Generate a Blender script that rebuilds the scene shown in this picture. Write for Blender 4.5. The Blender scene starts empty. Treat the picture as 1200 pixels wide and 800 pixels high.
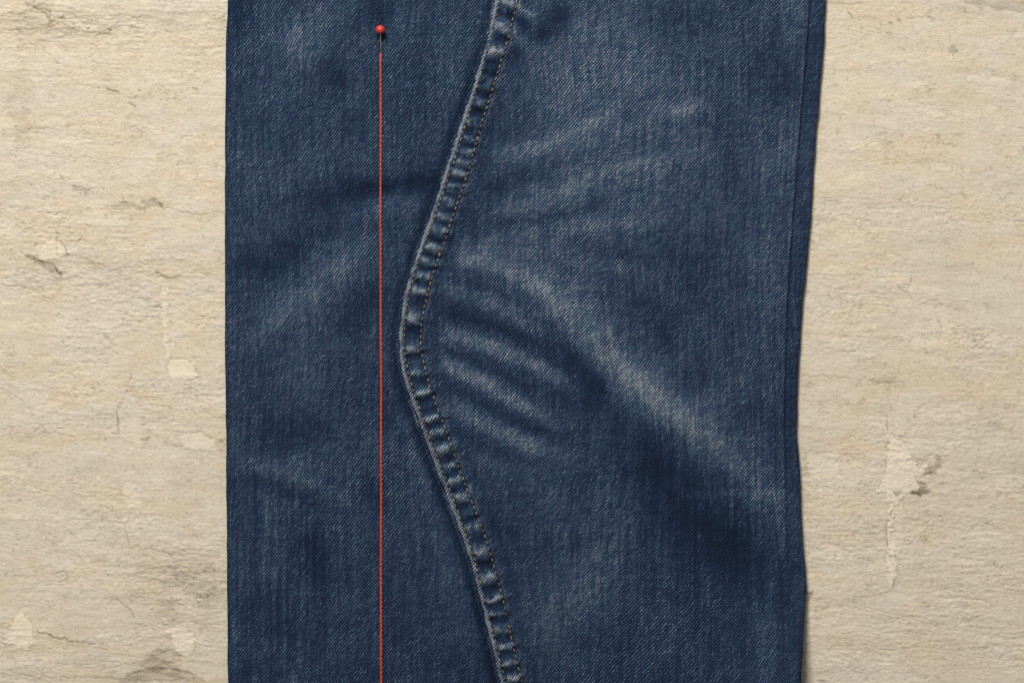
import bpy, math, random
import numpy as np

# ------------------------------------------------------------------ camera, light, exposure
S = 0.000325                      # metres covered by one pixel of the 1200 x 800 photograph
sc = bpy.context.scene
col = sc.collection
CAM_H = 1.30
cam_d = bpy.data.cameras.new('camera')
cam = bpy.data.objects.new('camera', cam_d); col.objects.link(cam)
cam.location = (0, 0, CAM_H + 0.003)
cam_d.sensor_width = 36.0
cam_d.lens = 36.0 * CAM_H / (1200 * S)
cam_d.clip_start = 0.05; cam_d.clip_end = 20
sc.camera = cam

world = bpy.data.worlds.new('World'); sc.world = world; world.use_nodes = True
bg = world.node_tree.nodes['Background']
bg.inputs['Color'].default_value = (1.0, 0.98, 0.95, 1); bg.inputs['Strength'].default_value = 0.24

def area(name, loc, target, size, power, color):
    d = bpy.data.lights.new(name, 'AREA'); d.shape = 'RECTANGLE'
    d.size, d.size_y = size; d.energy = power; d.color = color
    o = bpy.data.objects.new(name, d); col.objects.link(o); o.location = loc
    from mathutils import Vector
    v = Vector(target) - Vector(loc)
    o.rotation_euler = v.to_track_quat('-Z', 'Y').to_euler()
    return o
area('studio_softbox', (-0.29, 1.00, 1.08), (0.05, 0.04, 0), (0.42, 0.32), 31, (1.0, 0.975, 0.935))

vs = sc.view_settings
vs.view_transform = 'Standard'; vs.look = 'None'; vs.exposure = 0.0; vs.gamma = 1.0; vs.use_curve_mapping = False
sc.cycles.max_bounces = 6
sc.cycles.use_denoising = False

rng = np.random.default_rng(11)
random.seed(4)

# ------------------------------------------------------------------ small maths helpers (pixel units, y down)
def smooth(a, b, x):
    t = np.clip((x - a) / (b - a), 0, 1); return t * t * (3 - 2 * t)

def spline(pts, n=60):
    """Catmull-Rom through points, n samples"""
    p = np.array(pts, float)
    if len(p) == 2:
        t = np.linspace(0, 1, n)[:, None]; return p[0] * (1 - t) + p[1] * t
    q = np.vstack([2 * p[0] - p[1], p, 2 * p[-1] - p[-2]])
    out = []
    T = np.linspace(0, len(p) - 1, n)
    for t in T:
        i = min(int(t), len(p) - 2); u = t - i
        a, b, c, d = q[i], q[i + 1], q[i + 2], q[i + 3]
        out.append(0.5 * ((2 * b) + (c - a) * u + (2 * a - 5 * b + 4 * c - d) * u * u + (3 * b - a - 3 * c + d) * u ** 3))
    return np.array(out)

def curve_x(tab, k0=None, k1=None):
    """x as smooth function of y from (y, x) pairs, extrapolated straight"""
    t = np.array(tab, float)
    ys = np.concatenate([[t[0, 0] - 600], t[:, 0], [t[-1, 0] + 600]])
    k0 = (t[1, 1] - t[0, 1]) / (t[1, 0] - t[0, 0]) if k0 is None else k0
    k1 = k1 if k1 is not None else (t[-1, 1] - t[-2, 1]) / (t[-1, 0] - t[-2, 0])
    xs = np.concatenate([[t[0, 1] - 600 * k0], t[:, 1], [t[-1, 1] + 600 * k1]])
    dense_y = np.arange(ys[0], ys[-1], 1.0)
    dx = np.interp(dense_y, ys, xs)
    k = np.exp(-0.5 * (np.arange(-40, 41) / 9.0) ** 2); k /= k.sum()
    dx = np.convolve(np.pad(dx, 40, mode='edge'), k, 'valid')
    return lambda y: np.interp(y, dense_y, dx)

# raster that covers the photograph and a margin
MX0, MY0, MX1, MY1 = -60, -80, 1260, 880
RW, RH = MX1 - MX0, MY1 - MY0
GX, GY = np.meshgrid(np.arange(MX0, MX1) + 0.0, np.arange(MY0, MY1) + 0.0)

def fnoise(lx, ly, tilt=0.0, seed=None):
    """gaussian noise with correlation lengths lx, ly (pixels), unit variance"""
    r = np.random.default_rng(seed) if seed is not None else rng
    w = r.standard_normal((RH, RW))
    fx = np.fft.fftfreq(RW)[None, :]; fy = np.fft.fftfreq(RH)[:, None]
    c, s_ = math.cos(tilt), math.sin(tilt)
    a = fx * c + fy * s_; b = -fx * s_ + fy * c
    f = np.exp(-2 * math.pi ** 2 * ((a * lx) ** 2 + (b * ly) ** 2) * 0.25)
    n = np.fft.ifft2(np.fft.fft2(w) * f).real
    return (n - n.mean()) / n.std()

def sample(R, x, y):
    u = np.clip(x - MX0, 0, RW - 1.001); v = np.clip(y - MY0, 0, RH - 1.001)
    i = u.astype(int); j = v.astype(int); a = u - i; b = v - j
    return (R[j, i] * (1 - a) + R[j, i + 1] * a) * (1 - b) + (R[j + 1, i] * (1 - a) + R[j + 1, i + 1] * a) * b

def stroke(R, pts, w, amp, soft=0.25, w2=None, soft0=None, hard=1.0):
    """add a soft curved band to raster R; w = half width, ends taper; w2 = half width on the right-hand side"""
    c = spline(pts, 70)
    ln = np.concatenate([[0], np.cumsum(np.hypot(*np.diff(c, axis=0).T))]); L = ln[-1]; s = ln / L
    m = 3.2 * max(w, w2 or w)
    x0 = max(int(c[:, 0].min() - m) - MX0, 0); x1 = min(int(c[:, 0].max() + m) - MX0, RW)
    y0 = max(int(c[:, 1].min() - m) - MY0, 0); y1 = min(int(c[:, 1].max() + m) - MY0, RH)
    if x1 <= x0 or y1 <= y0: return
    X = GX[y0:y1, x0:x1]; Y = GY[y0:y1, x0:x1]
    best = np.full(X.shape, 1e9); bs = np.zeros(X.shape); sg = np.zeros(X.shape)
    for k in range(len(c)):
        d2 = (X - c[k, 0]) ** 2 + (Y - c[k, 1]) ** 2
        t = c[min(k + 1, len(c) - 1)] - c[max(k - 1, 0)]
        u = d2 < best
        best = np.where(u, d2, best); bs = np.where(u, s[k], bs)
        sg = np.where(u, t[0] * (Y - c[k, 1]) - t[1] * (X - c[k, 0]), sg)
    ww = w if w2 is None else np.where(sg > 0, w2, w)
    tap = np.minimum(1, np.minimum(bs / (soft0 or soft), (1 - bs) / soft))
    tap = tap * tap * (3 - 2 * tap)
    R[y0:y1, x0:x1] += amp * np.exp(-(best / (2 * (ww * 0.55 * (1.06 if hard > 1 else 1)) ** 2)) ** hard) * tap

def blob(R, x, y, rx, ry, amp, ang=0.0):
    c, s_ = math.cos(math.radians(ang)), math.sin(math.radians(ang))
    a = (GX - x) * c + (GY - y) * s_; b = -(GX - x) * s_ + (GY - y) * c
    R += amp * np.exp(-0.5 * ((a / rx) ** 2 + (b / ry) ** 2))

def polymask(pts, jag=2.0, soft=0.8, seed=1):
    """0..1 inside a jagged polygon"""
    p = np.array(pts, float)
    nx = fnoise(5, 3, seed=seed) * jag; ny = fnoise(5, 3, seed=seed + 50) * jag
    X = GX + nx; Y = GY + ny
    inside = np.zeros(GX.shape, bool)
    dist = np.full(GX.shape, 1e9)
    for i in range(len(p)):
        a = p[i]; b = p[(i + 1) % len(p)]
        if a[1] != b[1]:
            cond = ((a[1] > Y) != (b[1] > Y))
            inside ^= cond & (X < (b[0] - a[0]) * (Y - a[1]) / (b[1] - a[1]) + a[0])
        ab = b - a; t = np.clip(((X - a[0]) * ab[0] + (Y - a[1]) * ab[1]) / (ab @ ab), 0, 1)
        dist = np.minimum(dist, np.hypot(X - a[0] - t * ab[0], Y - a[1] - t * ab[1]))
    sd = np.where(inside, dist, -dist)
    return smooth(-soft, soft, sd), sd

# ------------------------------------------------------------------ node helpers
class NT:
    def __init__(self, name):
        self.mat = bpy.data.materials.new(name); self.mat.use_nodes = True
        self.t = self.mat.node_tree; self.t.nodes.clear()
        self.out = self.t.nodes.new('ShaderNodeOutputMaterial')
        self.b = self.t.nodes.new('ShaderNodeBsdfPrincipled')
        self.t.links.new(self.b.outputs[0], self.out.inputs['Surface'])
    def put(self, sock, v):
        if isinstance(v, bpy.types.NodeSocket): self.t.links.new(v, sock)
        elif v is not None: sock.default_value = v
    def m(self, op, a, b=None, c=None, clamp=False):
        n = self.t.nodes.new('ShaderNodeMath'); n.operation = op; n.use_clamp = clamp
        for k, v in enumerate((a, b, c)):
            if v is not None: self.put(n.inputs[k], v)
        return n.outputs[0]
    def add(self, *v):
        r = v[0]
        for x in v[1:]: r = self.m('ADD', r, x)
        return r
    def mul(self, *v):
        r = v[0]
        for x in v[1:]: r = self.m('MULTIPLY', r, x)
        return r
    def attr(self, name, out='Fac'):
        n = self.t.nodes.new('ShaderNodeAttribute'); n.attribute_name = name; return n.outputs[out]
    def sep(self, v):
        n = self.t.nodes.new('ShaderNodeSeparateXYZ'); self.put(n.inputs[0], v); return n.outputs
    def comb(self, x, y, z=0.0):
        n = self.t.nodes.new('ShaderNodeCombineXYZ')
        for k, v in enumerate((x, y, z)): self.put(n.inputs[k], v)
        return n.outputs[0]
    def noise(self, vec, scale=1.0, detail=2.0, rough=0.5, dist=0.0, out='Fac', dims='3D'):
        n = self.t.nodes.new('ShaderNodeTexNoise'); n.noise_dimensions = dims
        self.put(n.inputs['Vector'], vec); n.inputs['Scale'].default_value = scale
        n.inputs['Detail'].default_value = detail; n.inputs['Roughness'].default_value = rough
        n.inputs['Distortion'].default_value = dist
        return n.outputs[out]
    def white(self, vec):
        n = self.t.nodes.new('ShaderNodeTexWhiteNoise'); n.noise_dimensions = '2D'
        self.put(n.inputs['Vector'], vec); return n.outputs['Value']
    def ramp(self, fac, stops, interp='LINEAR'):
        n = self.t.nodes.new('ShaderNodeValToRGB'); n.color_ramp.interpolation = interp
        e = n.color_ramp.elements
        while len(e) < len(stops): e.new(0.5)
        for k, (p, c) in enumerate(stops):
            e[k].position = p; e[k].color = (c, c, c, 1) if not isinstance(c, tuple) else (*c, 1)
        self.put(n.inputs[0], fac); return n.outputs[0]
    def mix(self, f, a, b, mode='MIX'):
        n = self.t.nodes.new('ShaderNodeMix'); n.data_type = 'RGBA'; n.blend_type = mode
        self.put(n.inputs[0], f); self.put(n.inputs[6], a if not isinstance(a, tuple) else (*a, 1)); self.put(n.inputs[7], b if not isinstance(b, tuple) else (*b, 1))
        return n.outputs[2]
    def bump(self, h, dist, strength=1.0):
        n = self.t.nodes.new('ShaderNodeBump'); n.inputs['Strength'].default_value = strength
        n.inputs['Distance'].default_value = dist; self.put(n.inputs['Height'], h)
        self.t.links.new(n.outputs[0], self.b.inputs['Normal'])
    def surf(self, color, rough=0.8, spec=0.3, metal=0.0):
        self.put(self.b.inputs['Base Color'], color if not isinstance(color, tuple) else (*color, 1))
        self.put(self.b.inputs['Roughness'], rough)
        self.b.inputs['Specular IOR Level'].default_value = spec
        self.b.inputs['Metallic'].default_value = metal
        return self.mat

def lin(r, g, b):
    f = lambda v: (v / 255 / 12.92) if v <= 10 else ((v / 255 + 0.055) / 1.055) ** 2.4
    return (f(r), f(g), f(b))

def denim(name, theta, pitch, gain=1.0, dash=6.5, streak=0.95):
    n = NT(name)
    w = n.attr('weave', 'Vector'); u, v, _ = n.sep(w)
    wear_shade = n.attr('wear_shade')
    th = math.radians(theta); c, s_ = math.cos(th), math.sin(th)
    # the yarns wander: phase of the twill line is displaced more where the cloth is less worn
    n1 = n.add(n.noise(n.comb(n.mul(u, 1 / 3.5), n.mul(v, 1 / 4.5)), 1.0, 2.0, 0.6), -0.5)
    n2 = n.add(n.noise(n.comb(n.mul(u, 1 / 42.0), n.mul(v, 1 / 42.0), 7.0), 1.0, 1.0), -0.5)
    amp = n.m('MAXIMUM', n.m('MULTIPLY_ADD', wear_shade, -3.0, 2.25), 0.40)
    ph = n.add(n.mul(n.add(n.mul(u, -s_), n.mul(v, c)), 1 / pitch), n.mul(n1, amp), n.mul(n2, 1.8))
    line = n.m('MULTIPLY_ADD', n.m('SINE', n.mul(ph, 2 * math.pi)), 0.5, 0.5)
    row = n.m('FLOOR', n.add(ph, 0.25))
    al = n.add(n.mul(u, c), n.mul(v, s_))
    r0 = n.white(n.comb(row, 3.7))
    seg = n.m('FLOOR', n.add(n.mul(al, 1 / dash), n.mul(r0, 13.0)))
    b = n.white(n.comb(row, seg))
    slub = n.noise(n.comb(n.mul(u, 1 / 2.6), n.mul(v, 1 / 60.0), 3.0), 1.0, 2.0, 0.55)
    weft = n.noise(n.comb(n.mul(u, 1 / 40.0), n.mul(v, 1 / 2.6), 9.0), 1.0, 2.0, 0.55)
    fine = n.noise(n.comb(n.mul(u, 1 / 1.7), n.mul(v, 1 / 2.2), 5.0), 1.0, 2.0, 0.65)
    mot = n.noise(n.comb(n.mul(u, 1 / 15.0), n.mul(v, 1 / 15.0), 2.0), 1.0, 3.0, 0.6)
    dashes = n.mul(n.m('POWER', line, 1.25), n.m('MULTIPLY_ADD', n.m('POWER', b, 1.3), 0.42, 0.52))
    fl = n.ramp(fine, [(0.30, 0.42), (0.70, 1.50)])
    st = n.ramp(slub, [(0.25, 1.0 - 0.45 * streak), (0.75, 1.0 + 0.5 * streak)])
    wf = n.ramp(weft, [(0.25, 0.82), (0.75, 1.18)])
    f = n.mul(dashes, fl, st, wf)
    lvl = n.m('MAXIMUM', n.add(wear_shade, n.mul(n.add(mot, -0.5), 0.07)), 0.0)
    l2 = n.m('POWER', lvl, 1.35)
    fac = n.add(n.mul(f, n.m('MULTIPLY_ADD', l2, 1.25, 0.14)), n.mul(l2, 0.16))
    fac = n.mul(fac, gain)
    colr = n.ramp(fac, [(0.0, (0.0052, 0.0094, 0.0205)), (0.18, (0.0150, 0.0292, 0.0620)),
                        (0.45, (0.071, 0.108, 0.158)), (0.75, (0.184, 0.213, 0.234)), (1.0, (0.31, 0.335, 0.34))])
    hue = n.noise(n.comb(n.mul(u, 1 / 26.0), n.mul(v, 1 / 26.0), 4.0), 1.0, 3.0, 0.7)
    tint = n.ramp(hue, [(0.32, (0.93, 1.03, 1.0)), (0.5, (1.0, 1.0, 1.0)), (0.68, (1.08, 0.98, 1.02))])
    colr = n.mix(1.0, colr, tint, 'MULTIPLY')
    n.bump(n.add(n.mul(line, 0.7), n.mul(fine, 0.6), n.mul(slub, 0.5)), 0.00022, 0.55)
    m = n.surf(colr, 0.95, 0.06)
    n.b.inputs['Sheen Weight'].default_value = 0.0
    n.b.inputs['Sheen Roughness'].default_value = 0.5
    return m

# ------------------------------------------------------------------ object helpers
def tag(o, label=None, cat=None, group=None, kind=None):
    if label: o['label'] = label
    if cat: o['category'] = cat
    if group: o['group'] = group
    if kind: o['kind'] = kind
    return o

def px(x, y, z=0.0):
    return ((x - 600) * S, (400 - y) * S, z * S)

def grid_obj(name, X, Y, Z, mat, parent=None, attrs=None, weave=None):
    """a sheet of quads from 2-D arrays in pixel units"""
    h, w = X.shape
    co = np.stack([(X - 600) * S, (400 - Y) * S, Z * S], -1).reshape(-1, 3)
    idx = np.arange(h * w).reshape(h, w)
    q = np.stack([idx[:-1, :-1], idx[1:, :-1], idx[1:, 1:], idx[:-1, 1:]], -1).reshape(-1, 4)
    me = bpy.data.meshes.new(name)
    me.vertices.add(len(co)); me.vertices.foreach_set('co', co.ravel().astype(np.float32))
    me.loops.add(q.size); me.loops.foreach_set('vertex_index', q.ravel().astype(np.int32))
    me.polygons.add(len(q)); me.polygons.foreach_set('loop_start', (np.arange(len(q)) * 4).astype(np.int32))
    me.polygons.foreach_set('use_smooth', np.ones(len(q), bool))
    me.update(calc_edges=True); me.validate()
    for k, A in (attrs or {}).items():
        a = me.attributes.new(k, 'FLOAT', 'POINT'); a.data.foreach_set('value', A.ravel().astype(np.float32))
    if weave is not None:
        a = me.attributes.new('weave', 'FLOAT_VECTOR', 'POINT')
        W = np.stack([weave[0], weave[1], np.zeros_like(weave[0])], -1)
        a.data.foreach_set('vector', W.ravel().astype(np.float32))
    me.materials.append(mat)
    o = bpy.data.objects.new(name, me); col.objects.link(o)
    if parent: o.parent = parent; o.matrix_parent_inverse = parent.matrix_world.inverted()
    return o

def mesh_obj(name, verts, faces, mat, parent=None, smooth_=True):
    me = bpy.data.meshes.new(name); me.from_pydata(verts, [], faces); me.update()
    if smooth_: me.polygons.foreach_set('use_smooth', [True] * len(me.polygons))
    me.materials.append(mat)
    o = bpy.data.objects.new(name, me); col.objects.link(o)
    if parent: o.parent = parent
    return o

def tube(path, rad, seg=8, caps=True):
    """verts, faces of a tube along a list of 3-D points (metres); rad may be a list"""
    P = np.array(path, float); n = len(P)
    R = np.full(n, rad) if np.isscalar(rad) else np.array(rad, float)
    T = np.gradient(P, axis=0); T /= np.linalg.norm(T, axis=1)[:, None]
    up = np.array([0, 0, 1.0]) if abs(T[0, 2]) < 0.9 else np.array([1.0, 0, 0])
    A = np.cross(T, up); A /= np.linalg.norm(A, axis=1)[:, None]; B = np.cross(A, T)
    th = np.arange(seg) * 2 * math.pi / seg
    V = (P[:, None] + R[:, None, None] * (np.cos(th)[None, :, None] * A[:, None] + np.sin(th)[None, :, None] * B[:, None])).reshape(-1, 3)
    F = []
    for i in range(n - 1):
        for k in range(seg):
            a = i * seg + k; b = i * seg + (k + 1) % seg
            F.append((a, b, b + seg, a + seg))
    if caps:
        F.append(tuple(range(seg))[::-1]); F.append(tuple((n - 1) * seg + k for k in range(seg)))
    return V.tolist(), F

# ================================================================== THE BOARD (weathered, painted)
bh = np.zeros(GX.shape)      # relief, pixel units
bd = np.zeros(GX.shape)      # grime, 0..1: dark dirt sitting in cracks and chips
bp = np.zeros(GX.shape)      # pale filler / fresh paint, 0..1
TL = 0.035
streak = fnoise(26, 2.2, TL, 1); streak2 = fnoise(9, 1.3, TL, 2); coarse = fnoise(60, 10, TL, 3); rough = fnoise(2.2, 1.3, TL, 4)
patchy = fnoise(70, 30, 0, 5)
act = np.clip(0.75 + 0.35 * patchy, 0.25, 1.5)     # how rough the paint is here
blob(act, 90, 20, 140, 25, 0.6); blob(act, 130, 300, 110, 40, 0.5); blob(act, 215, 690, 50, 50, 0.7)
blob(act, 60, 770, 120, 30, 0.6); blob(act, 1080, 730, 130, 60, 0.5); blob(act, 1060, 120, 120, 60, -0.3); blob(act, 150, 110, 100, 30, -0.25)
bh += act * (0.08 * streak + 0.12 * streak2 + 0.20 * rough) + 0.18 * coarse
# short fine fissures that follow the brush strokes
fis = fnoise(13, 1.5, TL + 0.02, 6); gate = fnoise(22, 10, TL, 7)
line_ = np.exp(-(fis / 0.16) ** 2) * smooth(1.3, 2.1, gate + 0.8 * (act - 0.75))
bh -= 0.55 * line_; bd += 0.50 * line_
fis = fnoise(6, 0.9, TL, 60); gate = fnoise(9, 4, TL, 61)
line_ = np.exp(-(fis / 0.22) ** 2) * smooth(1.0, 1.9, gate + 0.6 * (act - 0.75))
bh -= 0.45 * line_; bd += 0.40 * line_
bp += 0.35 * smooth(0.9, 2.0, fnoise(8, 1.6, TL, 62)) * smooth(-.3, 1, fnoise(30, 12, 0, 63))
fis = fnoise(7, 2.6, -0.3, 8); gate = fnoise(18, 9, 0, 9)
line_ = np.exp(-(fis / 0.12) ** 2) * smooth(0.9, 1.7, gate + 0.3 * (act - 0.75))
bh -= 0.7 * line_; bd += 0.55 * line_
pit = fnoise(2.0, 1.3, 0, 10); line_ = smooth(2.3, 3.0, pit + 0.15 * (act - .75)); bh -= 0.7 * line_; bd += 0.5 * line_
stain = fnoise(24, 6, TL, 12); bd += 0.10 * smooth(0.7, 2.2, stain) + 0.05 * smooth(-0.5, 2.0, fnoise(10, 3, TL, 13))

lay = fnoise(20, 7, TL, 80) + 0.35 * fnoise(5, 2.2, TL, 81) + 0.12 * fnoise(1.6, 1.2, 0, 82)
lay = fnoise(26, 9, TL, 84) + 0.4 * fnoise(6, 3, TL, 85)
q = lay - 1.15; film = smooth(-0.03, 0.05, q); bh += 0.4 * film; bp += 0.30 * film
big = fnoise(55, 28, TL, 86); bd += 0.05 * smooth(0.2, 1.8, big)
jr = np.random.default_rng(5)
def crack(pts, w=1.0, depth=1.2, dirt=0.7, lip=0.5, jit=1.4):
    """a jagged crack: groove, dirt in it, slightly raised lower lip"""
    p = np.array(pts, float)
    if np.hypot(*np.diff(p, axis=0).T).sum() > 85: dirt *= 0.55; depth *= 0.6
    seg = []
    for a, b in zip(p[:-1], p[1:]):
        k = max(2, int(np.hypot(*(b - a)) / 5))
        for t in np.linspace(0, 1, k, endpoint=False):
            seg.append(a + (b - a) * t + jr.normal(0, jit, 2) * (0.6, 1.0))
    seg.append(p[-1]); seg = np.array(seg)
    step = 10
    for i in range(0, len(seg) - 1, step):
        q = seg[i:i + step + 1]
        if len(q) < 2: continue
        f = jr.uniform(0.45, 1.15)
        stroke_lin(bh, q, w * 0.9, -depth * f); stroke_lin(bd, q, w, dirt * 1.25 * f)
        stroke_lin(bh, q + (0, 2.0), w * 1.1, lip * f)
def stroke_lin(R, q, w, amp):
    m = 4 * w + 2
    x0 = max(int(q[:, 0].min() - m) - MX0, 0); x1 = min(int(q[:, 0].max() + m) - MX0, RW)
    y0 = max(int(q[:, 1].min() - m) - MY0, 0); y1 = min(int(q[:, 1].max() + m) - MY0, RH)
    if x1 <= x0 or y1 <= y0: return
    X = GX[y0:y1, x0:x1]; Y = GY[y0:y1, x0:x1]; best = np.full(X.shape, 1e9)
    for a, b in zip(q[:-1], q[1:]):
        ab = b - a; L2 = ab @ ab + 1e-9
        t = np.clip(((X - a[0]) * ab[0] + (Y - a[1]) * ab[1]) / L2, 0, 1)
        best = np.minimum(best, (X - a[0] - t * ab[0]) ** 2 + (Y - a[1] - t * ab[1]) ** 2)
    R[y0:y1, x0:x1] += amp * np.exp(-best / (2 * (w * 0.60) ** 2))

for pts, w, dirt in [
    ([(-40, 35), (0, 34), (35, 34), (60, 30)], 1.2, .55), ([(0, 18), (27, 16)], 1.0, .5), ([(30, 4), (60, 5)], 2.2, .3),
    ([(60, 20), (100, 19), (180, 17), (262, 11)], .9, .45), ([(70, 28), (88, 36), (105, 38), (130, 35)], 1.0, .5),
    ([(40, 9), (56, 10), (57, 18), (48, 14)], 1.2, .6), ([(110, 42), (125, 38), (140, 25), (165, 18)], .9, .4),
    ([(60, 68), (130, 75), (215, 80), (262, 83)], .8, .35), ([(90, 100), (135, 104), (200, 110), (262, 112)], .7, .3),
    ([(124, 103), (137, 107)], 1.6, .6), ([(150, 122), (158, 125)], 1.0, .5), ([(150, 150), (158, 148), (166, 153), (163, 162), (153, 160)], .8, .4),
    ([(225, 103), (232, 108)], .9, .4), ([(20, 150), (80, 152), (140, 168), (180, 150)], .6, .3),
    ([(50, 190), (120, 182), (180, 190), (262, 196)], 1.0, .45), ([(0, 205), (60, 212), (100, 208)], .8, .35),
    ([(82, 219), (106, 222), (98, 227)], .8, .35), ([(120, 241), (150, 235), (170, 245), (140, 246), (125, 244)], .8, .40),
    ([(163, 236), (182, 233), (190, 241)], .8, .35), ([(185, 240), (208, 247), (235, 252), (262, 250)], .9, .5),
    ([(170, 204), (180, 224), (200, 216), (262, 222)], .7, .35),
    ([(28, 298), (45, 306), (62, 311), (70, 322)], 1.0, .5), ([(36, 288), (64, 281), (100, 283)], .9, .5), ([(65, 282), (66, 300)], .8, .5),
    ([(70, 284), (78, 296), (95, 302), (120, 310)], 1.6, .5), ([(120, 310), (180, 306), (212, 309)], .9, .5),
    ([(110, 330), (140, 325), (165, 318), (190, 318), (262, 322)], .9, .5), ([(184, 320), (196, 326), (210, 323)], 1.6, .55),
    ([(72, 322), (68, 340), (60, 352)], .9, .35), ([(0, 332), (40, 340), (60, 352)], .7, .35),
    ([(192, 330), (190, 350), (184, 378), (195, 388), (199, 402), (200, 420), (192, 432)], .9, .5),
    ([(200, 420), (220, 421), (233, 441)], .8, .45), ([(152, 438), (148, 455), (140, 470), (134, 484)], .8, .5),
    ([(190, 437), (165, 454), (150, 462)], .7, .4), ([(134, 484), (138, 500), (138, 508), (130, 508)], .9, .5),
    ([(134, 487), (118, 486), (95, 492), (60, 497), (0, 502)], .9, .45), ([(120, 507), (100, 512), (40, 506), (0, 512)], .8, .4),
    ([(38, 505), (46, 501), (53, 506), (44, 510)], .8, .4), ([(165, 516), (174, 513)], 1.8, .5), ([(190, 518), (212, 523)], 1.5, .5), ([(190, 505), (240, 508), (262, 520)], .8, .4),
    ([(150, 540), (160, 552), (175, 560)], .7, .35), ([(0, 455), (25, 470), (38, 488)], .9, .35), ([(60, 570), (120, 580), (200, 575)], .7, .3),
    ([(150, 602), (144, 620), (150, 640)], .9, .45), ([(150, 642), (185, 645), (215, 653)], 1.2, .5), ([(155, 660), (220, 667), (250, 668), (250, 680)], 1.1, .55),
    ([(155, 675), (200, 684), (262, 695)], 1.0, .45), ([(150, 700), (200, 706), (262, 712)], 1.1, .5), ([(62, 672), (74, 668), (80, 676), (68, 682)], .9, .45),
    ([(125, 708), (132, 701), (148, 712), (156, 724)], 1.1, .5), ([(155, 735), (210, 730), (262, 733)], .8, .4),
    ([(0, 748), (12, 752), (4, 756)], 1.2, .5), ([(40, 742), (70, 750), (85, 752), (110, 755)], 1.3, .5), ([(70, 760), (105, 757), (125, 762)], .9, .45),
    ([(10, 765), (28, 790), (60, 782), (140, 775)], 1.0, .5), ([(0, 790), (60, 795), (140, 796), (200, 775)], 1.3, .5), ([(170, 771), (195, 763), (210, 770)], 1.4, .4),
    # right side
    ([(970, 3), (990, 4), (1012, 3)], 1.1, .55), ([(996, 17), (1000, 19)], 1.4, .6), ([(1032, 27), (1034, 28)], 1.6, .6), ([(1044, 26), (1046, 27)], 2.0, .6), ([(1054, 24), (1056, 24)], 1.6, .6),
    ([(1062, 23), (1075, 18), (1088, 17), (1093, 9)], .9, .55), ([(1088, 21), (1096, 23)], 1.2, .5), ([(1030, 38), (1034, 39)], 1.1, .5), ([(1040, 39), (1046, 40)], 1.4, .5),
    ([(970, 30), (1020, 31), (1050, 40), (1067, 47)], .6, .35), ([(1053, 55), (1062, 58)], 1.0, .45), ([(1076, 59), (1086, 61), (1086, 66)], .9, .5),
    ([(1110, 40), (1116, 34), (1115, 50)], .6, .35), ([(980, 154), (984, 152)], 1.1, .5), ([(1060, 116), (1090, 122), (1108, 130)], .6, .35), ([(1000, 190), (1060, 186), (1130, 192)], .7, .35),
    ([(1087, 216), (1105, 221), (1120, 228), (1134, 232)], .9, .55), ([(1066, 225), (1072, 214)], .7, .35), ([(967, 240), (968, 232)], .6, .4), ([(1012, 240), (1060, 238), (1110, 233)], 1.2, .25),
    ([(1010, 316), (1027, 314), (1030, 322), (1045, 331), (1055, 336), (1064, 345), (1072, 355), (1085, 354), (1100, 353)], .9, .55), ([(950, 322), (1000, 325), (1020, 316)], .8, .35),
    ([(1100, 373), (1105, 385), (1102, 400)], .7, .3), ([(1000, 345), (1058, 344), (1140, 350)], .6, .3), ([(1110, 316), (1140, 318), (1200, 325)], .7, .35), ([(1100, 272), (1160, 274), (1230, 280)], .7, .35),
    ([(1067, 400), (1062, 412), (1054, 430), (1052, 440), (1049, 447)], .7, .45), ([(1020, 448), (1040, 449), (1050, 446), (1060, 449)], 1.0, .5), ([(940, 440), (990, 443), (1020, 448)], .7, .4),
    ([(1046, 458), (1041, 466)], .6, .4), ([(1011, 468), (1015, 469)], 1.8, .55), ([(1035, 478), (1045, 474), (1046, 482)], .7, .4), ([(1041, 486), (1040, 500), (1042, 505)], .8, .4),
    ([(970, 470), (1000, 473), (1040, 474)], .6, .35), ([(1100, 415), (1150, 425), (1215, 440)], .6, .3), ([(1120, 460), (1180, 470), (1230, 472)], .6, .3),
    ([(1042, 506), (1040, 530), (1039, 560), (1031, 570)], .7, .4), ([(1085, 536), (1095, 534), (1102, 528), (1110, 536)], .8, .45),
    ([(1064, 534), (1075, 539), (1090, 537)], 1.0, .45), ([(1060, 552), (1075, 554), (1082, 549)], 1.2, .45), ([(1110, 540), (1150, 545), (1210, 552)], .8, .4), ([(1140, 552), (1158, 555)], 1.5, .45),
    ([(1095, 570), (1140, 566), (1215, 570)], .9, .45), ([(1047, 576), (1058, 580), (1050, 582)], 1.6, .5), ([(1070, 578), (1080, 580)], 1.8, .55),
    ([(1046, 600), (1041, 616), (1040, 635), (1043, 655), (1049, 664)], .9, .5), ([(1048, 683), (1047, 692), (1040, 695)], .9, .55), ([(945, 690), (960, 693), (1000, 693), (1040, 695)], .9, .5),
    ([(944, 694), (952, 698), (948, 703)], 1.6, .55), ([(1010, 700), (1030, 698), (1044, 702)], 1.1, .45), ([(945, 655), (990, 658), (1040, 655)], .6, .35),
    ([(960, 715), (1010, 712), (1060, 722), (1100, 726)], .9, .4), ([(944, 755), (1000, 757), (1045, 758)], .9, .45), ([(1010, 790), (1080, 782), (1190, 778)], .8, .4),
    ([(1060, 740), (1130, 745), (1215, 742)], .9, .4), ([(1080, 640), (1100, 690), (1160, 700)], .7, .3), ([(1090, 690), (1150, 688), (1220, 695)], .8, .4), ([(1120, 610), (1180, 612), (1230, 618)], .8, .35),
]:
    crack(pts, w, 1.0, dirt, 0.6)

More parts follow.
